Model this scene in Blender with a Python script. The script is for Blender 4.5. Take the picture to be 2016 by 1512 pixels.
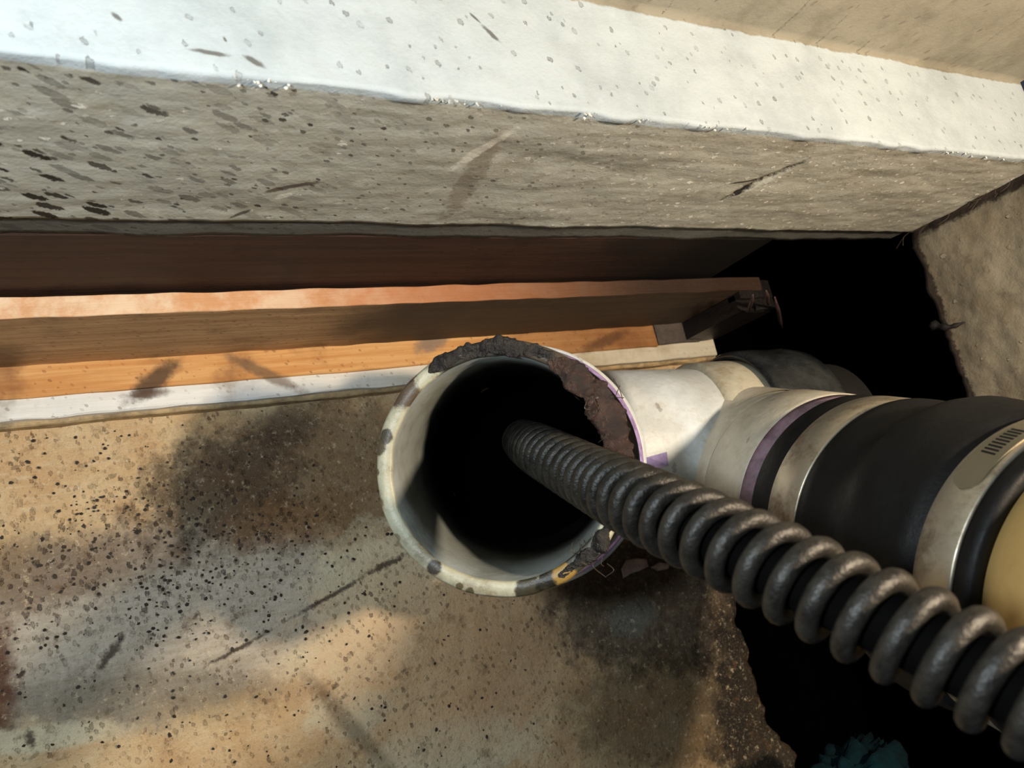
import bpy, math, random
import numpy as np
from mathutils import Vector, Matrix, noise
random.seed(7)
S = bpy.context.scene
for o in list(bpy.data.objects): bpy.data.objects.remove(o)

# ---------------------------------------------------------------- camera, light, exposure
F = 1450.0                     # focal length in pixels of the 2016x1512 frame
HC = 0.38                      # camera height above the pit floor
AX = Vector((0.87655522, 0.47312712, 0.08832713))      # world axes seen in the camera's (right, forward, up)
AY = Vector((-0.20867254, 0.20821198, 0.95556452))
AZ = Vector((0.43371272, -0.85603651, 0.28123793))
ROT = Matrix((AX, AY, AZ))
CAM = Vector((0, 0, HC))
def cw(v): return ROT @ Vector(v) + CAM                 # camera axes -> world
def P(x, y, D): return cw(((x - 1008) * D / F, D, (756 - y) * D / F))
def hit(x, y, axis, val):                               # where the line of sight meets the plane axis = val
    r = ROT @ Vector(((x - 1008) / F, 1, (756 - y) / F))
    return CAM + r * ((val - CAM[axis]) / r[axis])
cd = bpy.data.cameras.new('camera'); cam = bpy.data.objects.new('camera', cd)
S.collection.objects.link(cam); S.camera = cam
r_, f_, u_ = ROT.col[0], ROT.col[1], ROT.col[2]
cam.matrix_world = Matrix(((r_[0], u_[0], -f_[0], 0), (r_[1], u_[1], -f_[1], 0), (r_[2], u_[2], -f_[2], HC), (0, 0, 0, 1)))
cd.sensor_width = 36; cd.lens = F / 2016 * 36; cd.clip_start = 0.005; cd.clip_end = 20
cd.dof.use_dof = True; cd.dof.focus_distance = 0.30; cd.dof.aperture_fstop = 22
S.view_settings.view_transform = 'Standard'; S.view_settings.look = 'None'
S.view_settings.gamma = 1; S.view_settings.use_curve_mapping = False; S.view_settings.exposure = 0.35
w = bpy.data.worlds.new('world'); S.world = w; w.use_nodes = True
w.node_tree.nodes['Background'].inputs[0].default_value = (0.75, 0.85, 1.0, 1)
w.node_tree.nodes['Background'].inputs[1].default_value = 0.035
def lamp(name, loc, power, col, rad):
    l = bpy.data.lights.new(name, 'POINT'); l.energy = power; l.color = col; l.shadow_soft_size = rad
    o = bpy.data.objects.new(name, l); o.location = loc; S.collection.objects.link(o); return o
lamp('phone_flash', cw((-0.11, -0.06, 0.030)), 2.6, (0.84, 0.95, 1.0), 0.016)
lamp('work_lamp', (0.292, -0.004, 0.527), 6.6, (1.0, 0.80, 0.58), 0.015)

# ---------------------------------------------------------------- helpers
def lin(c): return tuple(((x / 12.92) if x <= .04045 else ((x + .055) / 1.055) ** 2.4) for x in c) + (1,)
def tag(o, label=None, cat=None, group=None, kind=None):
    if label: o['label'] = label
    if cat: o['category'] = cat
    if group: o['group'] = group
    if kind: o['kind'] = kind
    return o
def empty(name, loc, label, cat, group=None):
    o = bpy.data.objects.new(name, None); S.collection.objects.link(o); o.location = loc
    o.empty_display_size = 0.01
    return tag(o, label, cat, group)
def mesh(name, vs, fs, mats, parent=None, smooth=True, fm=None):
    me = bpy.data.meshes.new(name); me.from_pydata([tuple(v) for v in vs], [], fs)
    for m in (mats if isinstance(mats, (list, tuple)) else [mats]): me.materials.append(m)
    if smooth: me.polygons.foreach_set('use_smooth', [True] * len(me.polygons))
    if fm: me.polygons.foreach_set('material_index', fm)
    me.update()
    o = bpy.data.objects.new(name, me); S.collection.objects.link(o)
    if parent:
        o.parent = parent
        o.matrix_parent_inverse = Matrix.Translation(parent.location).inverted()
    return o
def frame(d, ref=Vector((0, 0, 1))):
    d = d.normalized()
    if abs(d.dot(ref)) > .95: ref = Vector((0, 1, 0))
    a = ref.cross(d).normalized(); b = d.cross(a); return a, b
class Geo:
    def __init__(s): s.v = []; s.f = []
    def rings(s, rings, close=False, cap0=False, cap1=False):
        n = len(rings[0]); b = len(s.v)
        for r in rings: s.v += r
        m = len(rings)
        for i in range(m if close else m - 1):
            for j in range(n):
                k = (j + 1) % n; i2 = (i + 1) % m
                s.f.append((b + i * n + j, b + i * n + k, b + i2 * n + k, b + i2 * n + j))
        if cap0: s.f.append(tuple(b + j for j in reversed(range(n))))
        if cap1: s.f.append(tuple(b + (m - 1) * n + j for j in range(n)))
    def box(s, lo, hi):
        b = len(s.v)
        for z in (lo[2], hi[2]):
            for x, y in ((lo[0], lo[1]), (hi[0], lo[1]), (hi[0], hi[1]), (lo[0], hi[1])): s.v.append(Vector((x, y, z)))
        for q in ((0, 3, 2, 1), (4, 5, 6, 7), (0, 1, 5, 4), (1, 2, 6, 5), (2, 3, 7, 6), (3, 0, 4, 7)): s.f.append(tuple(b + k for k in q))
def lathe(A, d, prof, seg=96, close=True, wob=0, g=None):
    """prof: (distance along d, radius); closed profile gives a solid ring."""
    d = d.normalized(); a, b = frame(d); g = g or Geo(); R = []
    for t, r in prof:
        ring = []
        for j in range(seg):
            th = 2 * math.pi * j / seg; e = a * math.cos(th) + b * math.sin(th)
            rr = r
            p = A + d * t + e * rr
            if wob: p += e * wob * noise.noise(p * 120) + d * wob * .7 * noise.noise(p * 90 + Vector((5, 5, 5)))
            ring.append(p)
        R.append(ring)
    g.rings(R, close=close); return g
def catmull(pts, n):
    out = []; q = [pts[0] * 2 - pts[1]] + list(pts) + [pts[-1] * 2 - pts[-2]]
    for i in range(1, len(q) - 2):
        p0, p1, p2, p3 = q[i - 1:i + 3]
        for k in range(n):
            t = k / n
            out.append(.5 * (2 * p1 + (p2 - p0) * t + (2 * p0 - 5 * p1 + 4 * p2 - p3) * t * t + (3 * p1 - p0 - 3 * p2 + p3) * t ** 3))
    out.append(pts[-1].copy()); return out
def sweep(path, rad, seg=12, caps=True, g=None):
    g = g or Geo(); R = []; a = None
    for i, p in enumerate(path):
        t = (path[min(i + 1, len(path) - 1)] - path[max(i - 1, 0)]).normalized()
        if a is None: a, _ = frame(t)
        a = (a - t * a.dot(t)).normalized(); b = t.cross(a)
        r = rad(i / (len(path) - 1)) if callable(rad) else rad
        R.append([p + (a * math.cos(2 * math.pi * j / seg) + b * math.sin(2 * math.pi * j / seg)) * r for j in range(seg)])
    g.rings(R, cap0=caps, cap1=caps); return g

# ---- node materials
class NT:
    def __init__(s, name, rough=.7, metal=0, spec=.5):
        s.m = bpy.data.materials.new(name); s.m.use_nodes = True; s.t = s.m.node_tree
        s.b = s.t.nodes['Principled BSDF']
        s.b.inputs['Roughness'].default_value = rough; s.b.inputs['Metallic'].default_value = metal
        s.b.inputs['Specular IOR Level'].default_value = spec
        s.co = s.n('ShaderNodeTexCoord').outputs['Object']
    def n(s, typ, **kw):
        x = s.t.nodes.new(typ)
        for k, v in kw.items(): setattr(x, k, v)
        return x
    def link(s, a, b): s.t.links.new(a, b)
    def put(s, sock, v):
        if hasattr(v, 'is_output') or isinstance(v, bpy.types.NodeSocket): s.link(v, sock)
        else: sock.default_value = v
    def math(s, op, a, b=0, c=None, clamp=False):
        x = s.n('ShaderNodeMath', operation=op, use_clamp=clamp)
        s.put(x.inputs[0], a); s.put(x.inputs[1], b)
        if c is not None: s.put(x.inputs[2], c)
        return x.outputs[0]
    def noise(s, scale, detail=4, rough=.6, vec=None, dist=0):
        x = s.n('ShaderNodeTexNoise'); s.link(vec or s.co, x.inputs['Vector'])
        x.inputs['Scale'].default_value = scale; x.inputs['Detail'].default_value = detail
        x.inputs['Roughness'].default_value = rough; x.inputs['Distortion'].default_value = dist
        return x.outputs['Fac']
    def ramp(s, v, lo, hi, a=0., b=1.):
        x = s.n('ShaderNodeMapRange', interpolation_type='SMOOTHSTEP'); s.put(x.inputs[0], v)
        x.inputs[1].default_value = lo; x.inputs[2].default_value = hi
        x.inputs[3].default_value = a; x.inputs[4].default_value = b
        return x.outputs[0]
    def mix(s, fac, a, b):
        x = s.n('ShaderNodeMix', data_type='RGBA'); s.put(x.inputs[0], fac); s.put(x.inputs[6], a); s.put(x.inputs[7], b)
        return x.outputs[2]
    def dot(s, v, a):
        x = s.n('ShaderNodeVectorMath', operation='DOT_PRODUCT'); s.link(v, x.inputs[0]); x.inputs[1].default_value = a
        return x.outputs['Value']
    def comb(s, a, b, c=0.):
        x = s.n('ShaderNodeCombineXYZ'); s.put(x.inputs[0], a); s.put(x.inputs[1], b); s.put(x.inputs[2], c); return x.outputs[0]
    def xyz(s):
        x = s.n('ShaderNodeSeparateXYZ'); s.link(s.co, x.inputs[0]); return x.outputs
    def blob(s, c, A, B, soft=.35, wob=.35, ns=60, plane=(0, 1)):
        """soft-edged ragged ellipse on a surface: centre c, half-axes end at A and B (world points)."""
        i, j = plane
        m = np.array([[A[i] - c[i], B[i] - c[i]], [A[j] - c[j], B[j] - c[j]]]); k = np.linalg.inv(m)
        ro = []
        for row in k:
            v = [0, 0, 0]; v[i] = row[0]; v[j] = row[1]
            ro.append(s.math('ADD', s.dot(s.co, v), float(-(row[0] * c[i] + row[1] * c[j]))))
        L = s.math('SQRT', s.math('ADD', s.math('MULTIPLY', ro[0], ro[0]), s.math('MULTIPLY', ro[1], ro[1])))
        L = s.math('ADD', L, s.math('MULTIPLY', s.math('SUBTRACT', s.noise(ns, 6, .7), .5), wob * 3))
        return s.ramp(L, 1 - soft, 1 + soft, 1., 0.)
    def specks(s, plane, ang, scale, stretch, size, prob, dist=.4):
        """ragged specks stretched along ang on the plane (two axis indices)."""
        e = [Vector((0, 0, 0)), Vector((0, 0, 0))]
        e[0][plane[0]] = math.cos(ang); e[0][plane[1]] = math.sin(ang)
        e[1][plane[0]] = -math.sin(ang); e[1][plane[1]] = math.cos(ang)
        wb = s.math('MULTIPLY', s.math('SUBTRACT', s.noise(scale * 2.2, 5, .75), .5), 1.6 * dist / scale)
        u = s.math('ADD', s.dot(s.co, e[0]), wb); v = s.math('SUBTRACT', s.dot(s.co, e[1]), wb)
        vec = s.comb(s.math('MULTIPLY', u, scale / stretch), s.math('MULTIPLY', v, scale))
        x = s.n('ShaderNodeTexVoronoi', voronoi_dimensions='2D'); s.link(vec, x.inputs['Vector']); x.inputs['Scale'].default_value = 1
        sp = s.n('ShaderNodeSeparateColor'); s.link(x.outputs['Color'], sp.inputs[0])
        rad = s.math('MULTIPLY', s.math('ADD', sp.outputs[1], .35), size)
        a = s.ramp(s.math('SUBTRACT', x.outputs['Distance'], rad), -.04, .03, 1., 0.)
        on = s.math('LESS_THAN', sp.outputs[0], prob)
        return s.math('MULTIPLY', s.math('MULTIPLY', a, on), s.math('MULTIPLY_ADD', sp.outputs[2], .75, .25))
    def bump(s, h, dist, strength=1.):
        x = s.n('ShaderNodeBump'); s.link(h, x.inputs['Height']); x.inputs['Distance'].default_value = dist
        x.inputs['Strength'].default_value = strength
        if s.b.inputs['Normal'].is_linked: s.link(s.b.inputs['Normal'].links[0].from_socket, x.inputs['Normal'])
        s.link(x.outputs[0], s.b.inputs['Normal'])
    def color(s, c): s.put(s.b.inputs['Base Color'], c)
    def rough(s, c): s.put(s.b.inputs['Roughness'], c)
def plain(name, c, rough=.6, metal=0, var=.25, ns=120, dark=None, bump=.0004, bs=300, spec=.5):
    m = NT(name, rough, metal, spec)
    d = dark or tuple(x * (1 - var) for x in c)
    m.color(m.mix(m.ramp(m.noise(ns, 6, .7), .35, .68), lin(c), lin(d)))
    if bump: m.bump(m.noise(bs, 5, .65), bump)
    return m.m

# ---------------------------------------------------------------- materials of the big surfaces
def fl(x, y): return hit(x, y, 2, 0.0)
def floor_material():
    m = NT('stained_floor', .75, 0, .35)
    n1, n2, n3 = m.noise(35, 8, .7), m.noise(140, 8, .75), m.noise(500, 5, .7)
    x, y, z = m.xyz()
    streak = m.noise(1, 6, .7, vec=m.comb(m.math('MULTIPLY', x, 60.), m.math('MULTIPLY', y, 420.)))
    c = m.mix(m.ramp(n1, .38, .62), lin((.90, .79, .62)), lin((.83, .68, .50)))
    c = m.mix(m.ramp(n2, .5, .68, 0, .6), c, lin((.90, .80, .62)))
    c = m.mix(m.ramp(streak, .52, .66, 0, .35), c, lin((.93, .87, .74)))
    def B(cx, cy, ax, ay, bx, by, **k): return m.blob(fl(cx, cy), fl(ax, ay), fl(bx, by), **k)
    # smooth grey skim coat, with the soft shadow over it painted in
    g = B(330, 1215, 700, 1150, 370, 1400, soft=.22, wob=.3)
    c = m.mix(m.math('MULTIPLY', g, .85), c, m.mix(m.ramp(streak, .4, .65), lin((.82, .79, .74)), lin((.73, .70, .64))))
    g = B(60, 1130, 330, 1080, 70, 1200, soft=.5, wob=.5)
    c = m.mix(m.math('MULTIPLY', g, .7), c, lin((.42, .33, .25)))
    g = B(310, 1370, 600, 1350, 320, 1425, soft=.6, wob=.6)
    c = m.mix(m.math('MULTIPLY', g, .55), c, lin((.38, .34, .25)))
    # dirt beside the pipe, with the pipe's shadow painted into it
    g = B(430, 960, 560, 880, 500, 1040, soft=.45, wob=.75, ns=110)
    c = m.mix(m.math('MULTIPLY', g, .8), c, lin((.22, .18, .15)))
    g = B(660, 930, 860, 900, 680, 1070, soft=.4, wob=.5)
    c = m.mix(m.math('MULTIPLY', g, .7), c, lin((.36, .27, .19)))
    g = B(560, 840, 640, 800, 580, 880, soft=.6, wob=.7, ns=100)
    c = m.mix(m.math('MULTIPLY', g, .7), c, lin((.25, .20, .17)))
    g = B(560, 1030, 700, 990, 570, 1070, soft=.6, wob=.6)
    c = m.mix(m.math('MULTIPLY', g, .6), c, lin((.52, .37, .22)))
    g = B(-40, 1340, 30, 1320, -30, 1480, soft=.35, wob=.45)
    c = m.mix(m.math('MULTIPLY', g, .9), c, lin((.36, .19, .11)))
    # pale scraped patches, and the lit floor's brightness painted in
    for q in ((690, 1400, 770, 1380, 700, 1450), (900, 1480, 1060, 1440, 920, 1540), (745, 1150, 870, 1120, 765, 1260), (680, 1290, 800, 1270, 700, 1340), (100, 1450, 240, 1430, 110, 1475)):
        g = B(*q, soft=.3, wob=.5, ns=90); c = m.mix(m.math('MULTIPLY', g, .75), c, lin((.93, .89, .76)))
    g = B(880, 1290, 1120, 1270, 900, 1480, soft=.4, wob=.5)
    c = m.mix(m.math('MULTIPLY', g, .6), c, lin((.90, .74, .57)))
    g = B(1000, 1290, 1090, 1260, 1010, 1400, soft=.5, wob=.5)
    c = m.mix(m.math('MULTIPLY', g, .25), c, lin((.62, .46, .33)))
    # dark dirt under the couplings, with cast shadow painted into it
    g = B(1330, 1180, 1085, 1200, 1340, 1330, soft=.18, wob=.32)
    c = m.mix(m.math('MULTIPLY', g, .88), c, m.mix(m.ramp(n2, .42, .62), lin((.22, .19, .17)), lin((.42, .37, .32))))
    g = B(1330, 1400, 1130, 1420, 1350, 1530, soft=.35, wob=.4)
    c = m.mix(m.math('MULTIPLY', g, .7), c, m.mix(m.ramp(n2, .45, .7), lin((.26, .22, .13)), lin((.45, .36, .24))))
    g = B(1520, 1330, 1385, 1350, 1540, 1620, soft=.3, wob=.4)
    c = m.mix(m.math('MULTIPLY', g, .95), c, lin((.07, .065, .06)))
    g = B(690, 1430, 770, 1520, 705, 1420, soft=.6, wob=.3)  # narrow brown band, a shadow painted into the floor colour
    c = m.mix(m.math('MULTIPLY', g, .6), c, lin((.42, .36, .28)))
    g = B(1245, 1215, 1290, 1205, 1250, 1250, soft=.4, wob=.6, ns=200)
    c = m.mix(m.math('MULTIPLY', g, .6), c, lin((.50, .53, .50)))
    c = m.mix(m.ramp(m.noise(75, 8, .8), .53, .66, 0, .5), c, lin((.46, .34, .23)))
    c = m.mix(m.ramp(m.noise(210, 6, .8), .56, .68, 0, .55), c, lin((.95, .88, .74)))
    c = m.mix(m.ramp(m.noise(520, 6, .85), .54, .66, 0, .5), c, lin((.40, .30, .21)))
    c = m.mix(m.ramp(m.noise(640, 6, .85, dist=.5), .56, .68, 0, .5), c, lin((.97, .92, .80)))
    # specks
    dens = B(300, 1080, 620, 980, 320, 1230, soft=.7, wob=.4)
    s1 = m.math('MULTIPLY', m.specks((0, 1), -.9, 420, 1.5, .28, .30, 1.), m.ramp(m.noise(28, 4, .7), .38, .6, .25, 1.))
    s2 = m.specks((0, 1), -.9, 300, 1.4, .26, .6, 1.)
    s3 = m.specks((0, 1), .5, 190, 1.8, .18, .10)
    s2 = m.math('MULTIPLY', s2, dens)
    c = m.mix(m.math('MULTIPLY', s1, .75), c, lin((.36, .27, .19)))
    c = m.mix(m.math('MULTIPLY', s2, .85), c, lin((.22, .18, .15)))
    c = m.mix(m.math('MULTIPLY', s3, .6), c, lin((.25, .20, .16)))
    # scratches
    for a, b_, wd in (((417, 1305), (525, 1247), 3.5), ((585, 1210), (720, 1135), 4.0), ((720, 1130), (800, 1092), 6.), ((195, 1318), (240, 1255), 6.), ((35, 1335), (50, 1320), 4.), ((55, 1440), (65, 1470), 5.)):
        A, Bq = fl(*a), fl(*b_); mid = (A + Bq) / 2; dv = (Bq - A); nv = Vector((-dv.y, dv.x, 0)).normalized() * wd * .34 / F * 1.15
        g = m.blob(mid, Bq, mid + nv, soft=.6, wob=1.0, ns=420); c = m.mix(m.math('MULTIPLY', g, .85), c, lin((.22, .15, .11)))
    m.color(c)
    h = m.math('ADD', m.math('ADD', m.math('MULTIPLY', n2, .6), m.math('MULTIPLY', n3, .4)), m.math('MULTIPLY', m.math('ADD', s1, s2), -.35))
    m.bump(h, .0024)
    m.rough(m.ramp(n1, .3, .7, .55, .85))
    return m.m
def slab_material():
    m = NT('slab_concrete', .8, 0, .3)
    n1, n2, n3 = m.noise(30, 8, .7), m.noise(150, 8, .7), m.noise(600, 4, .7)
    x, y, z = m.xyz()
    streak = m.noise(1, 6, .7, vec=m.comb(m.math('MULTIPLY', x, 25.), m.math('MULTIPLY', z, 220.), m.math('MULTIPLY', y, 220.)))
    g = m.mix(m.ramp(streak, .4, .62), lin((.70, .70, .66)), lin((.62, .61, .56)))
    g = m.mix(m.ramp(n2, .52, .7, 0, .55), g, lin((.74, .73, .68)))
    g = m.mix(m.ramp(n1, .55, .7, 0, .5), g, lin((.52, .48, .40)))
    left = m.ramp(x, -.02, .10, 1., 0.)
    right = m.ramp(x, .08, .24, 0., 1.)
    d1 = m.math('MULTIPLY', m.specks((0, 2), -.5, 230, 2.8, .28, .75, .5), left)
    d2 = m.math('MULTIPLY', m.specks((0, 2), -.4, 430, 1.7, .24, .22, .6), m.ramp(x, .05, .25, 1., .25))
    d3 = m.math('MULTIPLY', m.specks((0, 2), -.55, 170, 3.4, .17, .55, .4), m.ramp(x, -.08, .05, 1., 0.))
    wsp = m.math('MULTIPLY', m.specks((0, 2), .3, 300, 1.3, .22, .42, .9), right)
    wsp2 = m.math('MULTIPLY', m.specks((0, 2), .2, 300, 1.8, .2, .25, .9), m.ramp(n1, .45, .6))
    dk = m.math('MAXIMUM', m.math('MAXIMUM', d1, d3), m.math('MULTIPLY', d2, .8))
    g = m.mix(m.math('MULTIPLY', dk, 1.15, clamp=True), g, lin((.17, .145, .12)))
    ws = m.math('MAXIMUM', wsp, wsp2)
    g = m.mix(m.math('MULTIPLY', ws, 1.), g, lin((.93, .92, .88)))
    def B(x0, y0, x1, y1, wd, **k):
        k['wob'] = .7; k['ns'] = 330
        A, Q = hit(x0, y0, 1, YG), hit(x1, y1, 1, YG); mid = (A + Q) / 2; dv = Q - A; nv = Vector((-dv.z, 0, dv.x)).normalized() * wd * 2e-4
        return m.blob(mid, Q, mid + nv, plane=(0, 2), **k)
    for q, col, al in (((1426, 390, 1585, 318, 11), (.13, .13, .12), 1.), ((1440, 362, 1500, 352, 4), (.20, .19, .17), .9), ((515, 378, 625, 360, 6), (.26, .18, .14), .8), ((880, 425, 990, 250, 22), (.42, .36, .28), .5), ((890, 330, 1010, 255, 10), (.86, .85, .80), .7), ((540, 392, 575, 380, 6), (.86, .85, .80), .8), ((450, 430, 490, 418, 4), (.2, .18, .15), .8)):
        g = m.mix(m.math('MULTIPLY', B(*q, soft=.3, wob=.35, ns=220), al), g, lin(col))
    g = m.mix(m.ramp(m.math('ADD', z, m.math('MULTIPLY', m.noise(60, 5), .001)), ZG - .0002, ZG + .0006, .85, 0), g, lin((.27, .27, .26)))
    # whitewash on the top
    wn = m.math('MULTIPLY', m.math('SUBTRACT', m.noise(90, 6, .75), .5), .0045)
    white = m.ramp(m.math('ADD', z, m.math('MULTIPLY', wn, .5)), ZT - .0042, ZT - .0028)
    wc = m.mix(m.ramp(n1, .4, .7), lin((.74, .785, .81)), lin((.67, .715, .74)))
    e1 = m.specks((0, 1), -.8, 330, 1.5, .2, .16, .6)
    wc = m.mix(m.math('MULTIPLY', e1, .55), wc, lin((.42, .42, .40)))
    c = m.mix(white, g, wc)
    for q in ((480, 112, 520, 132, 5), (375, 100, 450, 112, 4), (950, 52, 985, 84, 5), (925, 25, 945, 45, 3), (220, 26, 240, 42, 4), (440, 75, 445, 85, 2)):
        A, Q = hit(q[0], q[1], 2, ZT), hit(q[2], q[3], 2, ZT); mid = (A + Q) / 2; dv = Q - A; nv = Vector((-dv.y, dv.x, 0)).normalized() * q[4] * 1.6e-4
        wc = m.mix(m.math('MULTIPLY', m.blob(mid, Q, mid + nv, soft=.4, wob=.5, ns=300), .8), wc, lin((.30, .28, .25)))
    c = m.mix(white, g, wc)
    be = m.ramp(m.math('ADD', y, m.math('MULTIPLY', wn, .8)), YB - .0024, YB - .0014)
    bc = m.mix(m.ramp(n1, .4, .65), lin((.60, .58, .52)), lin((.52, .50, .44)))
    bc = m.mix(m.math('MULTIPLY', m.specks((0, 2), .9, 300, 2., .2, .2), .5), bc, lin((.38, .32, .30)))
    c = m.mix(be, c, bc)
    m.color(c)
    h = m.math('ADD', m.math('ADD', m.math('MULTIPLY', n2, .55), m.math('MULTIPLY', n3, .3)), m.math('MULTIPLY', m.math('MULTIPLY', dk, m.math('SUBTRACT', 1., white)), -.6))
    h = m.math('ADD', h, m.math('MULTIPLY', m.math('MULTIPLY', ws, m.math('SUBTRACT', 1., white)), .5))
    h = m.math('SUBTRACT', h, m.math('MULTIPLY', m.math('MULTIPLY', e1, white), .5))
    m.bump(h, .0006)
    return m.m
def concrete(name, a, b, c):
    m = NT(name, .85, 0, .3); n1, n2 = m.noise(25, 8, .65), m.noise(130, 8, .7)
    k = m.mix(m.ramp(n1, .38, .65), lin(a), lin(b)); k = m.mix(m.ramp(n2, .55, .75, 0, .7), k, lin(c))
    p = m.specks((1, 2), .3, 130, 1.1, .16, .15, .3); k = m.mix(m.math('MULTIPLY', p, .5), k, lin((.70, .67, .58)))
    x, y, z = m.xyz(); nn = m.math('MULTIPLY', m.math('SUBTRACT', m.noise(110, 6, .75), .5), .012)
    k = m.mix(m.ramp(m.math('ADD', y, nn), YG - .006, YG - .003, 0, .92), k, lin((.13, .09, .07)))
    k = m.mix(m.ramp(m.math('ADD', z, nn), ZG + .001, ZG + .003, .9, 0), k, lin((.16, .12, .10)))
    m.color(k); m.bump(m.math('ADD', m.math('MULTIPLY', n2, .6), m.math('MULTIPLY', p, .6)), .002)
    return m.m
def wood(name, a, b, dark, knots=True, spk=.5, sx=12., sy=240., bump=.0006):
    m = NT(name, .65, 0, .35); x, y, z = m.xyz()
    gr = m.noise(1, 7, .65, vec=m.comb(m.math('MULTIPLY', x, sx), m.math('MULTIPLY', y, sy), m.math('MULTIPLY', z, sy)), dist=.3)
    big = m.noise(22, 5, .6); fine = m.noise(180, 5, .7)
    c = m.mix(m.ramp(gr, .36, .64), lin(a), lin(b)); c = m.mix(m.ramp(big, .5, .72, 0, .75), c, lin(dark))
    c = m.mix(m.ramp(fine, .6, .75, 0, spk), c, lin(dark))
    if knots:
        s = m.specks((0, 2), -.6, 380, 1.6, .2, .3); s2 = m.specks((0, 1), -.6, 380, 1.6, .2, .3)
        ge = m.n('ShaderNodeNewGeometry'); nz = m.math('GREATER_THAN', m.math('ABSOLUTE', m.dot(ge.outputs['True Normal'], (0, 0, 1))), .6)
        ss = m.math('ADD', m.math('MULTIPLY', s2, nz), m.math('MULTIPLY', s, m.math('SUBTRACT', 1., nz)))
        c = m.mix(m.math('MULTIPLY', ss, .6), c, lin(dark))
    m.color(c); m.bump(m.math('ADD', gr, m.math('MULTIPLY', fine, .6)), bump); return m, c
# ---------------------------------------------------------------- the setting
T = lambda deg: math.tan(math.radians(deg))
YS = (HC - .010) * T(14.55)                  # front of the white strip
YO = (HC - .010) * T(15.9)                   # front of the orange plank
YU = (HC - .012) * T(18.0)                   # front of the upright board
ZU = HC - YU / T(21.1)                       # its top
YG = (HC - ZU) * T(22.5)                     # front of the beam behind it and of the slab over it
ZBm = HC - (YG + .0023) / T(26.45)
ZG = HC - YG / T(27.45)                      # slab underside
ZT = HC - YG / T(37.35)                      # slab top
YB = (HC - ZT) * T(45.9)                     # where the slab rises again
XR = hit(1800, 455, 1, YG).x                 # face of the right-hand wall
X0 = -.26
# floor
def floor():
    nx, ny = 230, 150; xa, ya, yb = X0, -.26, YS + .004
    ep = [fl(1480, 1000), fl(1455, 1200), fl(1480, 1300), fl(1520, 1420), fl(1600, 1540), fl(1700, 1700)]
    def xe(y):
        pts = sorted((p.y, p.x) for p in ep)
        v = float(np.interp(y, [p[0] for p in pts], [p[1] for p in pts]))
        return v + .006 * noise.fractal(Vector((3, y * 60, 0)), 1, 2, 4)
    g = Geo()
    for j in range(ny + 1):
        y = ya + (yb - ya) * j / ny; x1 = xe(y)
        for i in range(nx + 1):
            x = xa + (x1 - xa) * i / nx
            z = .0016 * noise.fractal(Vector((x * 25, y * 25, 1)), 1, 2, 3) + .0007 * noise.fractal(Vector((x * 130, y * 160, 4)), 1, 2, 3)
            z -= .004 * max(0, 1 - (x1 - x) / .012) ** 2
            g.v.append(Vector((x, y, z)))
    for j in range(ny):
        for i in range(nx):
            a = j * (nx + 1) + i; g.f.append((a, a + 1, a + nx + 2, a + nx + 1))
    # thickness along the broken edge and the near edge
    b = len(g.v); idx = [j * (nx + 1) + nx for j in range(ny + 1)]
    for k in idx: g.v.append(g.v[k] + Vector((.002 * noise.noise(g.v[k] * 90), 0, -.03)))
    for j in range(ny): g.f.append((idx[j], b + j, b + j + 1, idx[j + 1]))
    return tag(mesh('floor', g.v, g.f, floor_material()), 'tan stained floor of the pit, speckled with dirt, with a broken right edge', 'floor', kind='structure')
floor()
m_soil = plain('soil', (.016, .014, .014), 1., spec=0., var=.5, ns=60, bump=.004, bs=90)  # earth coloured near black so the unlit void stays dark
def soil():
    g = Geo(); n = 70
    for j in range(n + 1):
        for i in range(n + 1):
            x = -.3 + 1.1 * i / n; y = -.6 + 1.1 * j / n
            g.v.append(Vector((x, y, -.07 + .012 * noise.fractal(Vector((x * 14, y * 14, 2)), 1, 2, 4))))
    for j in range(n):
        for i in range(n):
            a = j * (n + 1) + i; g.f.append((a, a + 1, a + n + 2, a + n + 1))
    tag(mesh('floor', g.v, g.f, m_soil), 'earth below the broken edge of the floor, coloured black for the unlit void', 'earth', kind='structure')
    g = Geo()
    for j in range(41):
        for i in range(61):
            z = -.1 + .24 * j / 40; y = -.6 + .95 * i / 60
            g.v.append(Vector((XR + .09 + .015 * noise.fractal(Vector((9, y * 14, z * 14)), 1, 2, 4), y, z)))
    for j in range(40):
        for i in range(60):
            a = j * 61 + i; g.f.append((a, a + 1, a + 62, a + 61))
    tag(mesh('wall_right', g.v, g.f, m_soil), 'earth bank in the hollow under the right wall, coloured black for the unlit void', 'wall', kind='structure')
soil()
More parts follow.
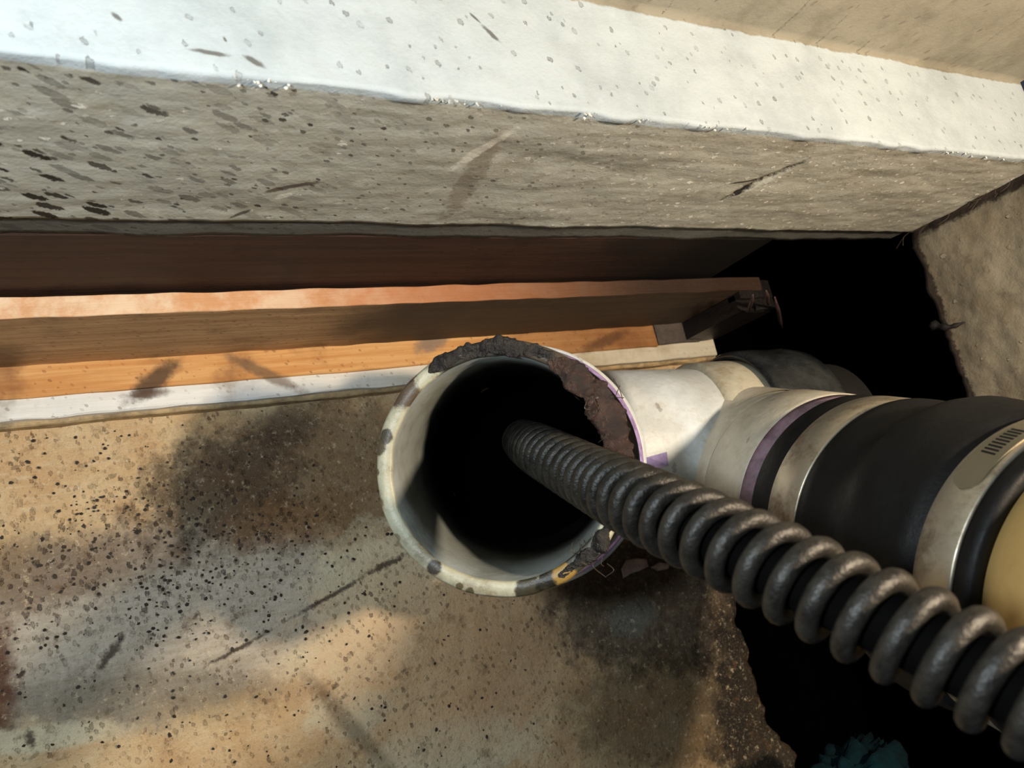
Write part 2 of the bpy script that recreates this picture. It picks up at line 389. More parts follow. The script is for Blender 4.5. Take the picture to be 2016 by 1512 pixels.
def slab():
    # profile from the underside, round the lip, over the painted top, up the riser behind
    pr = [(YG + .05, ZBm + .0005, 3), (YG + .0023, ZBm + .0002, 6), (YG + .0019, ZG, 4), (YG, ZG, 60), (YG, ZT, 26), (YB, ZT, 30), (YB + .002, ZT + .10, 1)]
    # segments: 0 soffit, 1 recessed lip, 2 underside, 3 face, 4 top, 5 riser
    rows = []
    for k in range(len(pr) - 1):
        y0, z0, n = pr[k]; y1, z1, _ = pr[k + 1]
        for i in range(n): rows.append((y0 + (y1 - y0) * i / n, z0 + (z1 - z0) * i / n, k))
    rows.append((pr[-1][0], pr[-1][1], 5))
    nx = 420; xa, xb = X0, XR - .0015; g = Geo()
    for (y, z, k) in rows:
        for i in range(nx + 1):
            x = xa + (xb - xa) * i / nx
            p = Vector((x, y, z)); q = .0008 * noise.fractal(Vector((p.x * 25, p.y * 60, p.z * 60)), 1, 2, 3) + .00022 * noise.fractal(p * 220, 1, 2, 2)
            e = .0022 * max(0, noise.noise(Vector((x * 55, 7, 0)))) if abs(z - ZT) < .003 and y < YG + .004 else 0
            p += Vector((0, -q - e, q * .8 if k >= 4 else -q * .3))
            if k <= 3 and z < ZG + .006: p.z += .0012 * noise.noise(Vector((x * 40, 1, 9)))
            # deep gouge in the face
            if k == 3:
                a, b = G1, G2; t = ((x - a.x) * (b.x - a.x) + (z - a.z) * (b.z - a.z)) / ((b.x - a.x) ** 2 + (b.z - a.z) ** 2)
                if -.1 < t < 1.1:
                    tt = min(max(t, 0), 1); dd = math.hypot(x - a.x - tt * (b.x - a.x), z - a.z - tt * (b.z - a.z))
                    wd = .0028 * (math.sin(math.pi * tt) * .8 + .2); p.y += .006 * max(0, 1 - (dd / wd) ** 2) * math.sin(math.pi * min(max(tt, .05), .95))
            g.v.append(p)
    for j in range(len(rows) - 1):
        for i in range(nx):
            a = j * (nx + 1) + i; g.f.append((a, a + 1, a + nx + 2, a + nx + 1))
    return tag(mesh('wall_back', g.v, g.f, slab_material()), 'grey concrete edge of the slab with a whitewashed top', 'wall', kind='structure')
G1 = hit(1432, 385, 1, YG); G2 = hit(1580, 322, 1, YG)
slab()
def wall_right():
    zb = ZG - .002; ny, nz = 150, 110; g = Geo()
    top = ZT + .10
    for j in range(nz + 1):
        for i in range(ny + 1):
            y = YG + .0015 - (.42) * i / ny; z = zb + (top - zb) * j / nz
            z += (.0022 * noise.fractal(Vector((1, y * 70, 0)), 1, 2, 3)) * (1 - j / nz) ** 6
            q = .0016 * noise.fractal(Vector((3, y * 30, z * 30)), 1, 2, 3) + .0007 * noise.fractal(Vector((3, y * 160, z * 160)), 1, 2, 2)
            q += .003 * max(0, 1 - i / 4)
            g.v.append(Vector((XR + q, y, z)))
    for j in range(nz):
        for i in range(ny):
            a = j * (ny + 1) + i; g.f.append((a, a + ny + 1, a + ny + 2, a + 1))
    b = len(g.v)
    for i in range(ny + 1): g.v.append(g.v[i] + Vector((.09, 0, .002)))
    for i in range(ny): g.f.append((i, i + 1, b + i + 1, b + i))
    b = len(g.v); col = [j * (ny + 1) for j in range(nz + 1)]
    for k in col: g.v.append(g.v[k] + Vector((.03, .002, 0)))
    for j in range(nz): g.f.append((col[j], col[j + 1], b + j + 1, b + j))
    tag(mesh('wall_right', g.v, g.f, concrete('rough_render', (.55, .52, .45), (.46, .42, .35), (.36, .30, .24))), 'rough grey-brown concrete side wall at the right of the pit', 'wall', kind='structure')
wall_right()
def strip_box(name, x0, x1, y0, y1, z0, z1, mat, step=.004, amp=.0003, parent=None, bev=.0006):
    """a long plank along X with slightly worn, uneven edges and bevelled corners."""
    g = Geo(); n = max(2, int((x1 - x0) / step)); R = []
    sec = [(y0 + bev, z0), (y1 - bev, z0), (y1, z0 + bev), (y1, z1 - bev), (y1 - bev, z1), (y0 + bev, z1), (y0, z1 - bev), (y0, z0 + bev)]
    for i in range(n + 1):
        x = x0 + (x1 - x0) * i / n
        R.append([Vector((x, y + amp * 2 * noise.noise(Vector((x * 60, y * 300, z * 300))), z + amp * 2 * noise.noise(Vector((x * 60 + 9, y * 300, z * 300))))) for y, z in sec])
    g.rings([r[::-1] for r in R], cap0=True, cap1=True)
    return mesh(name, g.v, g.f, mat, parent, smooth=False)
XW = hit(1372, 690, 1, YO).x
m_, c_ = wood('white_painted_wood', (.95, .95, .94), (.88, .88, .86), (.50, .42, .32), spk=.35)
x_ = m_.xyz()[0]
c_ = m_.mix(m_.ramp(x_, .06, .20, 0, .65), c_, lin((.72, .66, .52)))
def smears(m, c, z):
    for q, col, al in (((255, 790, 350, 712, 18), (.30, .22, .16), .9), ((250, 778, 330, 770, 9), (.34, .25, .18), .8), ((440, 700, 600, 770, 12), (.42, .33, .25), .75), ((820, 690, 880, 655, 22), (.50, .44, .40), .8), ((100, 640, 185, 600, 12), (.34, .26, .19), .7), ((1150, 690, 1230, 655, 14), (.30, .18, .11), .7)):
        A, Q = hit(q[0], q[1], 2, z), hit(q[2], q[3], 2, z); mid = (A + Q) / 2; dv = Q - A; nv = Vector((-dv.y, dv.x, 0)).normalized() * q[4] * 2.4e-4
        c = m.mix(m.math('MULTIPLY', m.blob(mid, Q, mid + nv, soft=.5, wob=.5, ns=160), al), c, lin(col))
    return c
c_ = smears(m_, c_, .011)
m_.color(c_); m_white = m_.m
st = strip_box('trim', X0, XW, YS, YO + .003, -.004, .010, m_white, amp=.0005)
tag(st, 'narrow white painted strip running along the back of the tan floor', 'trim', kind='structure')
st = strip_box('trim', X0, XW + .002, YS - .0022, YS + .002, -.004, .0058, plain('tan_caulk', (.72, .62, .46), var=.3), amp=.0004)
tag(st, 'thin tan caulk line in front of the white strip', 'trim', kind='structure')
m_, c_ = wood('orange_wood', (.88, .68, .44), (.80, .56, .32), (.50, .30, .17), spk=.5, sx=9.)
x_ = m_.xyz()[0]
c_ = m_.mix(m_.ramp(x_, .16, .26, 0, .6), c_, lin((.42, .26, .15)))
c_ = smears(m_, c_, .011)
m_.color(c_); m_orange = m_.m
XO = hit(1270, 650, 1, YU).x
o = strip_box('orange_plank', X0, XO, YO, YU + .002, -.003, .012, m_orange)
tag(o, 'flat orange wooden plank between the white strip and the upright board', 'plank')
o = strip_box('grey_wood_block', XO + .0006, hit(1362, 640, 1, YU).x, YO + .001, YU + .002, -.003, .0125, plain('grey_wood', (.34, .30, .27), .8, var=.3))
tag(o, 'small dark grey wooden block butted against the end of the orange plank', 'block')
m_, c_ = wood('board_face', (.74, .60, .44), (.64, .50, .35), (.36, .27, .19), spk=.4)
x_, y_, z_ = m_.xyz()
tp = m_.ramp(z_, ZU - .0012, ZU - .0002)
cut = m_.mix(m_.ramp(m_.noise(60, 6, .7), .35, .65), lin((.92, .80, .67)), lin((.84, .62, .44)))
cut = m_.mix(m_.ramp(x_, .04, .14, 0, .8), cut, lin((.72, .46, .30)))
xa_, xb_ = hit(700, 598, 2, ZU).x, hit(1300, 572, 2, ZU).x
cut = m_.mix(m_.ramp(x_, xa_, xb_, 0, .95), cut, lin((.085, .05, .038)))  # right end darkened in the colour for the dimmer light there
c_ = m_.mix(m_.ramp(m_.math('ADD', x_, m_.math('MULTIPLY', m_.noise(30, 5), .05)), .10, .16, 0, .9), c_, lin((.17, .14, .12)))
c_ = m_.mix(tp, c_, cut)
m_.color(c_); m_board = m_.m
XE = hit(1560, 458, 1, YG).x
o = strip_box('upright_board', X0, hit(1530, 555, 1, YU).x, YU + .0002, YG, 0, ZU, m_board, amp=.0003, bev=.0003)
tag(o, 'brown upright board with a pale sawn top edge behind the orange plank', 'board')
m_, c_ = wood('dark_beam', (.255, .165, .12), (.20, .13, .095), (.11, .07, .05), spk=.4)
m_.color(m_.mix(m_.ramp(m_.xyz()[0], XE - .16, XE - .02, 0, .98), c_, lin((.02, .013, .013))))  # right end fades to black, the darkness there painted in
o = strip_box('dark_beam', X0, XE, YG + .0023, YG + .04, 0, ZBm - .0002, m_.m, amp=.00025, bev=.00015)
tag(o, 'dark brown wooden beam under the grey concrete slab edge', 'beam')

# ---------------------------------------------------------------- plumbing
def pvc(name, a=(.80, .80, .75), stain=(.50, .42, .30), amt=.5, rough=.42, lo=.55):
    m = NT(name, rough, 0, .5); n1, n2 = m.noise(45, 7, .7), m.noise(240, 5, .7)
    c = m.mix(m.ramp(n1, .3, .6), lin(a), lin(tuple(x * .9 for x in a)))
    c = m.mix(m.ramp(n1, lo, .74, 0, amt), c, lin(stain))
    c = m.mix(m.ramp(m.noise(150, 7, .75), .5, .68, 0, amt * .6), c, lin(tuple(x * 1.1 for x in stain)))
    s = m.specks((0, 2), .6, 260, 1.6, .16, .15, .7)
    c = m.mix(m.math('MULTIPLY', s, .5), c, lin((.28, .22, .16)))
    m.color(c); m.bump(n2, .0003); return m
AR = cw((-.004, .263, -.0297)); DR = (ROT @ Vector((152 / F, 1, -101 / F))).normalized()
RO, RI = .0462, .0402
def riser():
    root = empty('riser_pipe', AR + DR * .10, 'open white plastic pipe mouth with a dirty rim, the grey spiral cable going into it', 'pipe')
    m = pvc('riser_pvc', (.77, .76, .66), (.45, .38, .27), .8, lo=.5)
    # dirt painted on the rim: black at the top, brown at the right (real grime in these places)
    c = m.b.inputs['Base Color'].links[0].from_socket
    fr = m.ramp(m.dot(m.co, tuple(DR)), AR.dot(DR) + .004, AR.dot(DR) + .012, 1., 0.)
    for px, py, r, col in ((930, 690, 95, (.10, .10, .11)), (1080, 700, 100, (.22, .16, .13)), (1200, 800, 110, (.24, .13, .10)), (1225, 940, 90, (.16, .11, .09)), (1130, 1110, 75, (.12, .11, .08)), (1040, 1160, 32, (.14, .12, .05)), (855, 1118, 16, (.2, .17, .16)), (1075, 1150, 22, (.10, .09, .05)), (1110, 1130, 24, (.62, .50, .26)), (925, 1165, 10, (.3, .27, .18)), (905, 1155, 8, (.35, .3, .2)), (745, 990, 12, (.48, .42, .30)), (760, 860, 16, (.22, .19, .14)), (738, 930, 9, (.4, .36, .27)), (800, 735, 22, (.35, .3, .24)), (780, 1060, 10, (.5, .46, .36)), (790, 770, 40, (.30, .23, .17)), (742, 880, 20, (.3, .25, .16))):
        v_ = P(px, py, 1) - CAM; q = CAM + v_ * ((AR - CAM).dot(DR) / v_.dot(DR)); R = r * .263 / F
        x = m.n('ShaderNodeVectorMath', operation='DISTANCE'); m.link(m.co, x.inputs[0]); x.inputs[1].default_value = q
        dd = m.math('ADD', x.outputs['Value'], m.math('MULTIPLY', m.math('SUBTRACT', m.noise(260, 6, .75), .5), R * 1.1))
        c = m.mix(m.math('MULTIPLY', m.math('MULTIPLY', m.ramp(dd, R * .75, R * 1.1, 1., 0.), fr), .93), c, lin(col))
    # deep inner wall painted black as unlit depth, with grime up its top right
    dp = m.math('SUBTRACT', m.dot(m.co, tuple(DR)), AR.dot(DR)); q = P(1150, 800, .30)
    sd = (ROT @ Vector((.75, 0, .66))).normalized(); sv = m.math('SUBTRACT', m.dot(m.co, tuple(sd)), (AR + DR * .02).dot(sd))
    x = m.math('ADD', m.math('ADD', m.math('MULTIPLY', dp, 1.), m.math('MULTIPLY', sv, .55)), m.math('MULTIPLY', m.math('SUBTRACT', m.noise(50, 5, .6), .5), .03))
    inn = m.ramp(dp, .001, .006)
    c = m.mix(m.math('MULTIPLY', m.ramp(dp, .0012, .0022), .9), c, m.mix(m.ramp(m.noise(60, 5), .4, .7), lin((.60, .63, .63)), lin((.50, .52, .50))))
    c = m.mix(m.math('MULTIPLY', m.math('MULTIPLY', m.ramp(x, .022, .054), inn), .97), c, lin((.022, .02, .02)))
    m.color(c)
    L = .088
    prof = [(0.0005, RO - .0006), (0, RO - .0012), (0, RI + .0005), (.0006, RI), (.02, RI - .0003), (L + .012, RI - .0012), (L + .012, RI), (L, RO - .004), (.04, RO - .0012), (.002, RO)]
    g = lathe(AR, DR, prof, 160, wob=.0005)
    mesh('pipe', g.v, g.f, m.m, root)
    # wet grime stuck to the rim
    def clump(a0, a1, name, mat, w0, h0, n=320, seed=0, rr=None):
        a, b = frame(DR); g = Geo(); R = []
        for i in range(n + 1):
            t = i / n; th = math.radians(a0 + (a1 - a0) * t); e = right * math.cos(th) + upv * math.sin(th)
            env = math.sin(math.pi * t) ** .35; ring = []
            k = 28
            for j in range(k):
                ph = 2 * math.pi * j / k
                p = AR + e * ((rr or (RO + RI) / 2) + math.cos(ph) * w0 * env) - DR * (math.sin(ph) * h0 * env)
                q = p + Vector((seed, 0, 0))
                p = p + (e * math.cos(ph) - DR * math.sin(ph) * .5) * (noise.fractal(q * 150, 1, 2.2, 6) * .0030 * env)
                ring.append(p)
            R.append(ring)
        g.rings(R, cap0=True, cap1=True)
        o = mesh(name, g.v, g.f, mat, root); return o
    rv = ROT @ Vector((1, 0, 0)); right = (rv - DR * rv.dot(DR)).normalized(); upv = right.cross(DR)
    if upv.dot(ROT @ Vector((0, 0, 1))) < 0: upv = -upv
    mk = NT('black_grime', .28, 0, .6); nn = mk.noise(160, 7, .7)
    mk.color(mk.mix(mk.ramp(nn, .4, .68), lin((.055, .055, .065)), lin((.20, .17, .14)))); mk.bump(mk.noise(420, 5, .7), .0015)
    br = NT('brown_grime', .25, 0, .6); nn = br.noise(140, 7, .7)
    br.color(br.mix(br.ramp(nn, .38, .62), lin((.10, .055, .045)), lin((.24, .15, .11)))); br.bump(br.noise(420, 5, .7), .0015)
    o = clump(62, 128, 'grime', mk.m, .0030, .0008, seed=1); tag(o, 'black wet grime on the top of the rim')
    o = clump(-24, 66, 'grime', br.m, .0056, .0010, seed=5, rr=.0420); tag(o, 'brown wet grime on the right of the rim')
    o = clump(-62, -22, 'grime', mk.m, .0026, .0009, seed=9); tag(o, 'black grime low on the right of the rim')
    # black disc closing the pipe, painted as its unlit depth
    g = Geo(); b = len(g.v); a_, b_ = frame(DR); R = []
    for r in (.0392, .022, .010, .001):
        R.append([AR + DR * (L + .011) + (a_ * math.cos(2 * math.pi * j / 48) + b_ * math.sin(2 * math.pi * j / 48)) * r for j in range(48)])
    g.rings(R, cap1=True); mesh('unlit_depth', g.v, g.f, plain('unlit_depth', (.012, .011, .011), .75, var=.4, bump=0, spec=0.), root)
riser()
# wye fitting: hub round the riser, run to the far right, branch towards the viewer
def axB(D): return cw((.128 + (.375 - D) * .235, D, -.0490 - (.375 - D) * .058))
DB = (axB(.2) - axB(.3)).normalized()
def tB(D): return (axB(D) - axB(.375)).dot(DB)
A0 = AR + DR * .105; A1 = cw((.1275, .405, -.0342)); DM = (A1 - A0).normalized(); LM = (A1 - A0).length
def fitting():
    root = empty('wye_fitting', (A0 + A1) / 2, 'white plastic wye fitting with purple primer behind the open pipe mouth', 'pipe fitting')
    m = pvc('fitting_pvc', (.90, .94, .97), (.62, .55, .42), .45, lo=.6)
    m = m.m
    hub = pvc('hub_pvc', (.80, .77, .70), (.58, .50, .38), .5, lo=.58).m
    g = lathe(A0, DM, [(.040, .042), (.045, .043), (LM - .03, .043), (LM - .030, .0395), (.040, .036)], 96)
    mesh('run_barrel', g.v, g.f, m, root)
    from mathutils.bvhtree import BVHTree
    t_ = BVHTree.FromPolygons(g.v, g.f); ring = []
    for px, py in ((1246, 912), (1275, 900), (1311, 890), (1314, 915), (1290, 925), (1262, 922)):
        h_ = t_.ray_cast(CAM, (P(px, py, 1) - CAM).normalized())
        if h_[0] is not None: ring.append(h_[0] + h_[1] * .0004)
    if len(ring) > 3:
        o = mesh('primer_patch', ring + [p - DM.cross(DR) * 0 + (AR - p) * 1e-3 * -4 for p in ring], [tuple(range(len(ring)))] + [(i, (i + 1) % len(ring), len(ring) + (i + 1) % len(ring), len(ring) + i) for i in range(len(ring))], plain('lilac_primer', (.66, .60, .86), .5, bump=0), root, smooth=False); tag(o, 'lilac primer smear')
    g = lathe(A0, DM, [(LM - .034, .0425), (LM - .032, .0462), (LM - .002, .0475), (LM, .0465), (LM, .040), (LM - .034, .040)], 96)
    o = mesh('hub', g.v, g.f, pvc('far_hub_pvc', (.80, .77, .68), (.55, .42, .22), .75, lo=.5).m, root); tag(o, 'yellowed hub end under the black coupling')
    t = .053
    HO = AR + ROT @ Vector((.0032, 0, -.0016))
    g = lathe(HO, DR, [(t, .0500), (t, .0512), (t + .001, .0524), (t + .018, .0522), (t + .026, .0508), (t + .034, .0506), (t + .034, .0500)], 128)
    mesh('hub', g.v, g.f, m, root)
    pr = NT('purple_primer', .45, 0, .5); nn = pr.noise(130, 6, .7)
    pr.color(pr.mix(pr.ramp(nn, .4, .65), lin((.70, .62, .86)), lin((.50, .42, .62)))); pr = pr.m
    g = lathe(HO, DR, [(t - .004, .0492), (t - .004, .0496), (t - .0012, .0508), (t + .0002, .0512), (t + .0002, .0500)], 128)
    o = mesh('primer_ring', g.v, g.f, pr, root); tag(o, 'lilac primer ring')
    g = lathe(axB(.375), DB, [(tB(.394), .044), (tB(.375) , .0462), (tB(.354), .0470), (tB(.3492), .0462), (tB(.3492), .040), (tB(.394), .040)], 128, wob=.0003)
    mesh('branch_barrel', g.v, g.f, hub, root)
    g = lathe(axB(.375), DB, [(tB(.351), .0445), (tB(.349), .0474), (tB(.346), .0484), (tB(.3205), .0484), (tB(.3187), .0474), (tB(.3187), .042), (tB(.351), .042)], 128)
    mesh('hub', g.v, g.f, hub, root)
    pd = plain('faded_primer', (.58, .48, .54), .55, var=.35, ns=90, dark=(.42, .34, .38))
    g = lathe(axB(.375), DB, [(tB(.3186), .0478), (tB(.3165), .0468), (tB(.3103), .0457), (tB(.3103), .041), (tB(.3186), .041)], 128)
    o = mesh('primer_ring', g.v, g.f, pd, root); tag(o, 'dull purple primer band at the branch end')
    # solvent seam line round the foot of the branch
    def cam_ring(cx, D, cz, r, a0, a1, n):
        return [cw((cx + r * math.cos(math.radians(a0 + (a1 - a0) * k / n)), D, cz + r * math.sin(math.radians(a0 + (a1 - a0) * k / n)))) for k in range(n + 1)]
    def bx(D): return .128 + (.375 - D) * .235, D, -.0490 - (.375 - D) * .058
    q0, q1 = bx(.374), bx(.352); R = []
    for k in range(9):
        t = k / 8; e = t * t * (3 - 2 * t)
        R.append(cam_ring((q0[0] - .006) * (1 - e) + q1[0] * e, .374 + (.352 - .374) * t, (q0[2] - .002) * (1 - e) + q1[2] * e, .050 * (1 - e) + .0476 * e, 0, 360, 96)[:-1])
    g = Geo(); g.rings(R); mesh('saddle', g.v, g.f, hub, root)
    pts = cam_ring(q0[0] - .006, .3738, q0[2] - .002, .0501, 108, 200, 12)
    g = sweep(catmull(pts, 4), lambda t: .0006 + .0004 * math.sin(9 * t), 8)
    o = mesh('primer_seam', g.v, g.f, plain('seam_primer', (.42, .36, .42), .6), root); tag(o, 'thin purple primer line at the joint')
    # short lilac socket below the hub, lit white
    return root
fitting()
def coupling(name, A, d, prof, label, mat, loc):
    root = empty(name, loc, label, 'pipe coupling')
    g = lathe(A, d, prof, 128); mesh('rubber_sleeve', g.v, g.f, mat, root); return root
m_rub = NT('black_rubber', .6, 0, .3); nn = m_rub.noise(60, 6, .7)
m_rub.color(m_rub.mix(m_rub.ramp(nn, .4, .7), lin((.05, .052, .06)), lin((.075, .073, .075)))); m_rub.rough(m_rub.ramp(nn, .35, .7, .5, .7)); m_rub.bump(m_rub.noise(500, 4), .0002); m_rub = m_rub.m
m_wet = NT('wet_rubber', .13, 0, .6); nn = m_wet.noise(45, 6, .7)
m_wet.color(m_wet.mix(m_wet.ramp(nn, .4, .7), lin((.12, .13, .14)), lin((.22, .23, .23)))); m_wet.bump(m_wet.noise(160, 5, .6), .0006); m_wet = m_wet.m
m_steel = NT('brushed_steel', .4, .75, .5); nn = m_steel.noise(70, 6, .7)
m_steel.color(m_steel.mix(m_steel.ramp(nn, .42, .7), lin((.80, .76, .68)), lin((.55, .48, .40)))); m_steel.rough(m_steel.ramp(nn, .3, .7, .36, .55)); m_steel = m_steel.m
m_tail = NT('dull_steel', .55, .6, .4); m_tail.color(lin((.56, .52, .43))); m_tail.bump(m_tail.noise(300, 5), .0002); m_tail = m_tail.m
m_slot = plain('slot_shadow_gap', (.05, .045, .04), .8, bump=0)
Z0 = axB(.375)
cp = [(tB(.3100), .0455), (tB(.3097), .0478), (tB(.3080), .0486), (tB(.3000), .0486), (tB(.2975), .0482), (tB(.2800), .0482), (tB(.2785), .0494), (tB(.2740), .0494), (tB(.2690), .0480), (tB(.2640), .0478), (tB(.2590), .0490), (tB(.2540), .0515), (tB(.2480), .0526), (tB(.2390), .0518), (tB(.2310), .0502), (tB(.2270), .0500), (tB(.2255), .0478), (tB(.2110), .0478), (tB(.2100), .0492), (tB(.2060), .0490), (tB(.2052), .0478), (tB(.2052), .0448), (tB(.3100), .0448)]
rc = coupling('rubber_coupling', Z0, DB, cp, 'large black rubber coupling with two steel band clamps, holding the cream pipe', m_rub, axB(.25))
def band(Da, Db, r, parent, name='clamp_band'):
    ta, tb = tB(Da), tB(Db)
    g = lathe(Z0, DB, [(ta, r - .0006), (ta, r + .0002), (ta + .0006, r + .0006), (tb - .0006, r + .0006), (tb, r + .0002), (tb, r - .0006)], 128)
    return mesh(name, g.v, g.f, m_steel, parent)
b1 = band(.2972, .2804, .0484, rc)
b2 = band(.2249, .2116, .0482, rc); tag(b2, 'steel band clamp with a row of cut slots')
ca, cb = frame(DB)
def cyl_pt(D, r, px, py):            # angle of a picture point on a cylinder about the branch axis
    best = None
    c = axB(D)
    for k in range(720):
        th = 2 * math.pi * k / 720; p = c + (ca * math.cos(th) + cb * math.sin(th)) * r
        q = ROT.transposed() @ (p - CAM); sx, sy = 1008 + F * q.x / q.y, 756 - F * q.z / q.y
        e = (sx - px) ** 2 + (sy - py) ** 2
        if best is None or e < best[0]: best = (e, th)
    return best[1]
def surf(th, D, r): return axB(D) + (ca * math.cos(th) + cb * math.sin(th)) * r
def tail():
    th0 = cyl_pt(.2182, .0488, 1893, 965); th1 = cyl_pt(.2182, .0488, 2100, 800)
    dth = (th1 - th0 + math.pi) % (2 * math.pi) - math.pi
    s = 1 if dth > 0 else -1; arc = abs(dth) + .6
    g = Geo(); n = 60; R = []
    for i in range(n + 1):
        t = i / n; th = th0 + s * arc * t; u = min(1, t * arc / .10); hw = .0046 * math.sqrt(max(.02, 1 - (1 - u) ** 2))
        Dm = .2182
        R.append([surf(th, Dm + hw, .0488), surf(th, Dm + hw, .0494), surf(th, Dm - hw, .0494), surf(th, Dm - hw, .0488)])
    g.rings(R, cap0=True, cap1=True); o = mesh('clamp_tail', g.v, g.f, m_tail, rc, smooth=False); tag(o, 'dull overlapping end of the steel band')
    th = cyl_pt(.2182, .0494, 1946, 892)
    for k in range(9):
        a = th + s * .030 * k; g = Geo()
        R = []
        for q in range(7):
            D = .2160 + .0048 * q / 6; aa = a + s * .010 * (q / 6)
            R.append([surf(aa - .0065, D, .0489), surf(aa - .0065, D, .04955), surf(aa + .0065, D, .04955), surf(aa + .0065, D, .0489)])
        g.rings(R, cap0=True, cap1=True); o = mesh('slot', g.v, g.f, m_slot, b2, smooth=False)
tail()
# cream pipe pushed into the coupling
pipe_m = NT('cream_pipe', .45, 0, .45); nn = pipe_m.noise(25, 5, .6)
pipe_m.color(pipe_m.mix(pipe_m.ramp(nn, .4, .65), lin((.84, .69, .44)), lin((.74, .59, .36)))); pipe_m.bump(pipe_m.noise(400, 4), .0001)
g = lathe(Z0, DB, [(tB(.225), .0446), (tB(.13), .0446), (tB(.13), .040), (tB(.225), .040)], 128)
o = mesh('cream_pipe', g.v, g.f, pipe_m.m); tag(o, 'cream yellow plastic pipe at the right edge, held in the large black coupling', 'pipe')
# black coupling on the far end of the run, with the pipe beyond
r2 = coupling('rubber_coupling', A0, DM, [(LM - .008, .0478), (LM - .010, .0500), (LM - .006, .0522), (LM + .004, .0530), (LM + .014, .0528), (LM + .022, .0535), (LM + .030, .0525), (LM + .034, .049), (LM + .034, .0446), (LM + .0008, .0446), (LM + .0008, .0478)],
              'wet shiny black rubber coupling on the far end of the white fitting', m_wet, A0 + DM * LM)
g = lathe(A0, DM, [(LM + .003, .0443), (LM + .055, .0443), (LM + .055, .039), (LM + .003, .039)], 72)
o = mesh('black_pipe', g.v, g.f, plain('black_plastic', (.03, .03, .033), .7)); tag(o, 'black pipe end leading away in the dark behind the wet coupling', 'pipe')

# ---------------------------------------------------------------- spiral drain cable
path_px = [((1030, 868), 86), ((1061, 886), 105), ((1162, 940), 130), ((1262, 990), 155), ((1420, 1065), 182), ((1670, 1190), 213), ((1933, 1321), 242), ((2200, 1455), 275), ((2500, 1610), 320)]
CR = .0108
pts = [P(x, y, 2 * CR * F / w_) for (x, y), w_ in path_px]
def cable():
    root = empty('drain_cable', pts[0], 'dark grey spiral wire drain cable running from the pipe mouth to the lower right corner', 'cable')
    path = catmull(pts, 60)
    L = [0]
    for i in range(1, len(path)): L.append(L[-1] + (path[i] - path[i - 1]).length)
    L = np.array(L); arr = np.array([tuple(p) for p in path])
    n = int(L[-1] / .00018); ss = np.linspace(0, L[-1], n)
    C = np.stack([np.interp(ss, L, arr[:, k]) for k in range(3)], 1)
    # parallel frames, then a helix
    wr, pitch = .00235, .0075
    g = Geo(); hel = []; a = None
    for i in range(n):
        t = Vector(C[min(i + 3, n - 1)] - C[max(i - 3, 0)]).normalized()
        if a is None: a, _ = frame(t)
        a = (a - t * a.dot(t)).normalized(); b = t.cross(a); th = -2 * math.pi * ss[i] / pitch
        hel.append(Vector(C[i]) + (a * math.cos(th) + b * math.sin(th)) * (CR - wr))
    m = NT('grey_wire', .45, .2, .5); nn = m.noise(200, 6, .7)
    m.color(m.mix(m.ramp(nn, .38, .66), lin((.195, .185, .165)), lin((.11, .10, .09)))); m.bump(m.noise(900, 3), .0003)
    # resample the helix evenly
    hl = [0]
    for i in range(1, n): hl.append(hl[-1] + (hel[i] - hel[i - 1]).length)
    hl = np.array(hl); ha = np.array([tuple(p) for p in hel]); k = int(hl[-1] / .0012); s2 = np.linspace(0, hl[-1], k)
    hp = [Vector(v) for v in np.stack([np.interp(s2, hl, ha[:, q]) for q in range(3)], 1)]
    g = sweep(hp, wr, 14); mesh('wire_coil', g.v, g.f, m.m, root)
    cp = [Vector(v) for v in C[::12]]
    g = sweep(cp, CR - 2 * wr + .0003, 16); o = mesh('inner_core', g.v, g.f, plain('dark_core', (.03, .026, .024), .9, spec=.05), root); tag(o, 'dark inner core')
cable()

# ---------------------------------------------------------------- dark bracket at the end of the boards
def bracket():
    c = hit(1420, 650, 1, YU - .002)
    root = empty('wooden_cleat', (c.x, YU, 0), 'blackened forked wooden cleat at the right end of the upright board', 'cleat')
    m = plain('blackened_wood', (.05, .042, .042), .45, var=.4, dark=(.10, .075, .07))
    xa = hit(1370, 660, 1, YU - .012).x; xb = hit(1450, 640, 1, YU - .012).x
    o = strip_box('cleat_post', xa, xb, YU - .012, YU + .0001, 0, ZU - .006, m, step=.003, amp=.0006, parent=root)
    xa2 = hit(1472, 620, 1, YU - .012).x; xb2 = hit(1545, 600, 1, YU - .012).x
    strip_box('cleat_post', xa2, xb2, YU - .012, YU + .006, 0, ZU - .004, m, step=.003, amp=.0008, parent=root)
    o = strip_box('cleat_arm', xa, xb2 - .002, YU - .004, YU + .0065, ZU - .012, ZU - .0015, m, step=.003, amp=.0006, parent=root)
    g = Geo()
    for q in ((1525, 585, 1540, 650), (1482, 580, 1474, 612), (1508, 572, 1512, 600)):
        A, Bq = hit(q[0], q[1], 1, YU - .0125), hit(q[2], q[3], 1, YU - .0125)
        sweep([A, A.lerp(Bq, .35) + Vector((.0006, 0, 0)), A.lerp(Bq, .7), Bq], lambda t: .0005 + .0009 * math.sin(math.pi * t), 7, g=g)
    o = mesh('splinter', g.v, g.f, plain('pale_splinter', (.30, .22, .22), .5), root); tag(o, 'pale torn splinters on the dark cleat', kind='stuff')
bracket()

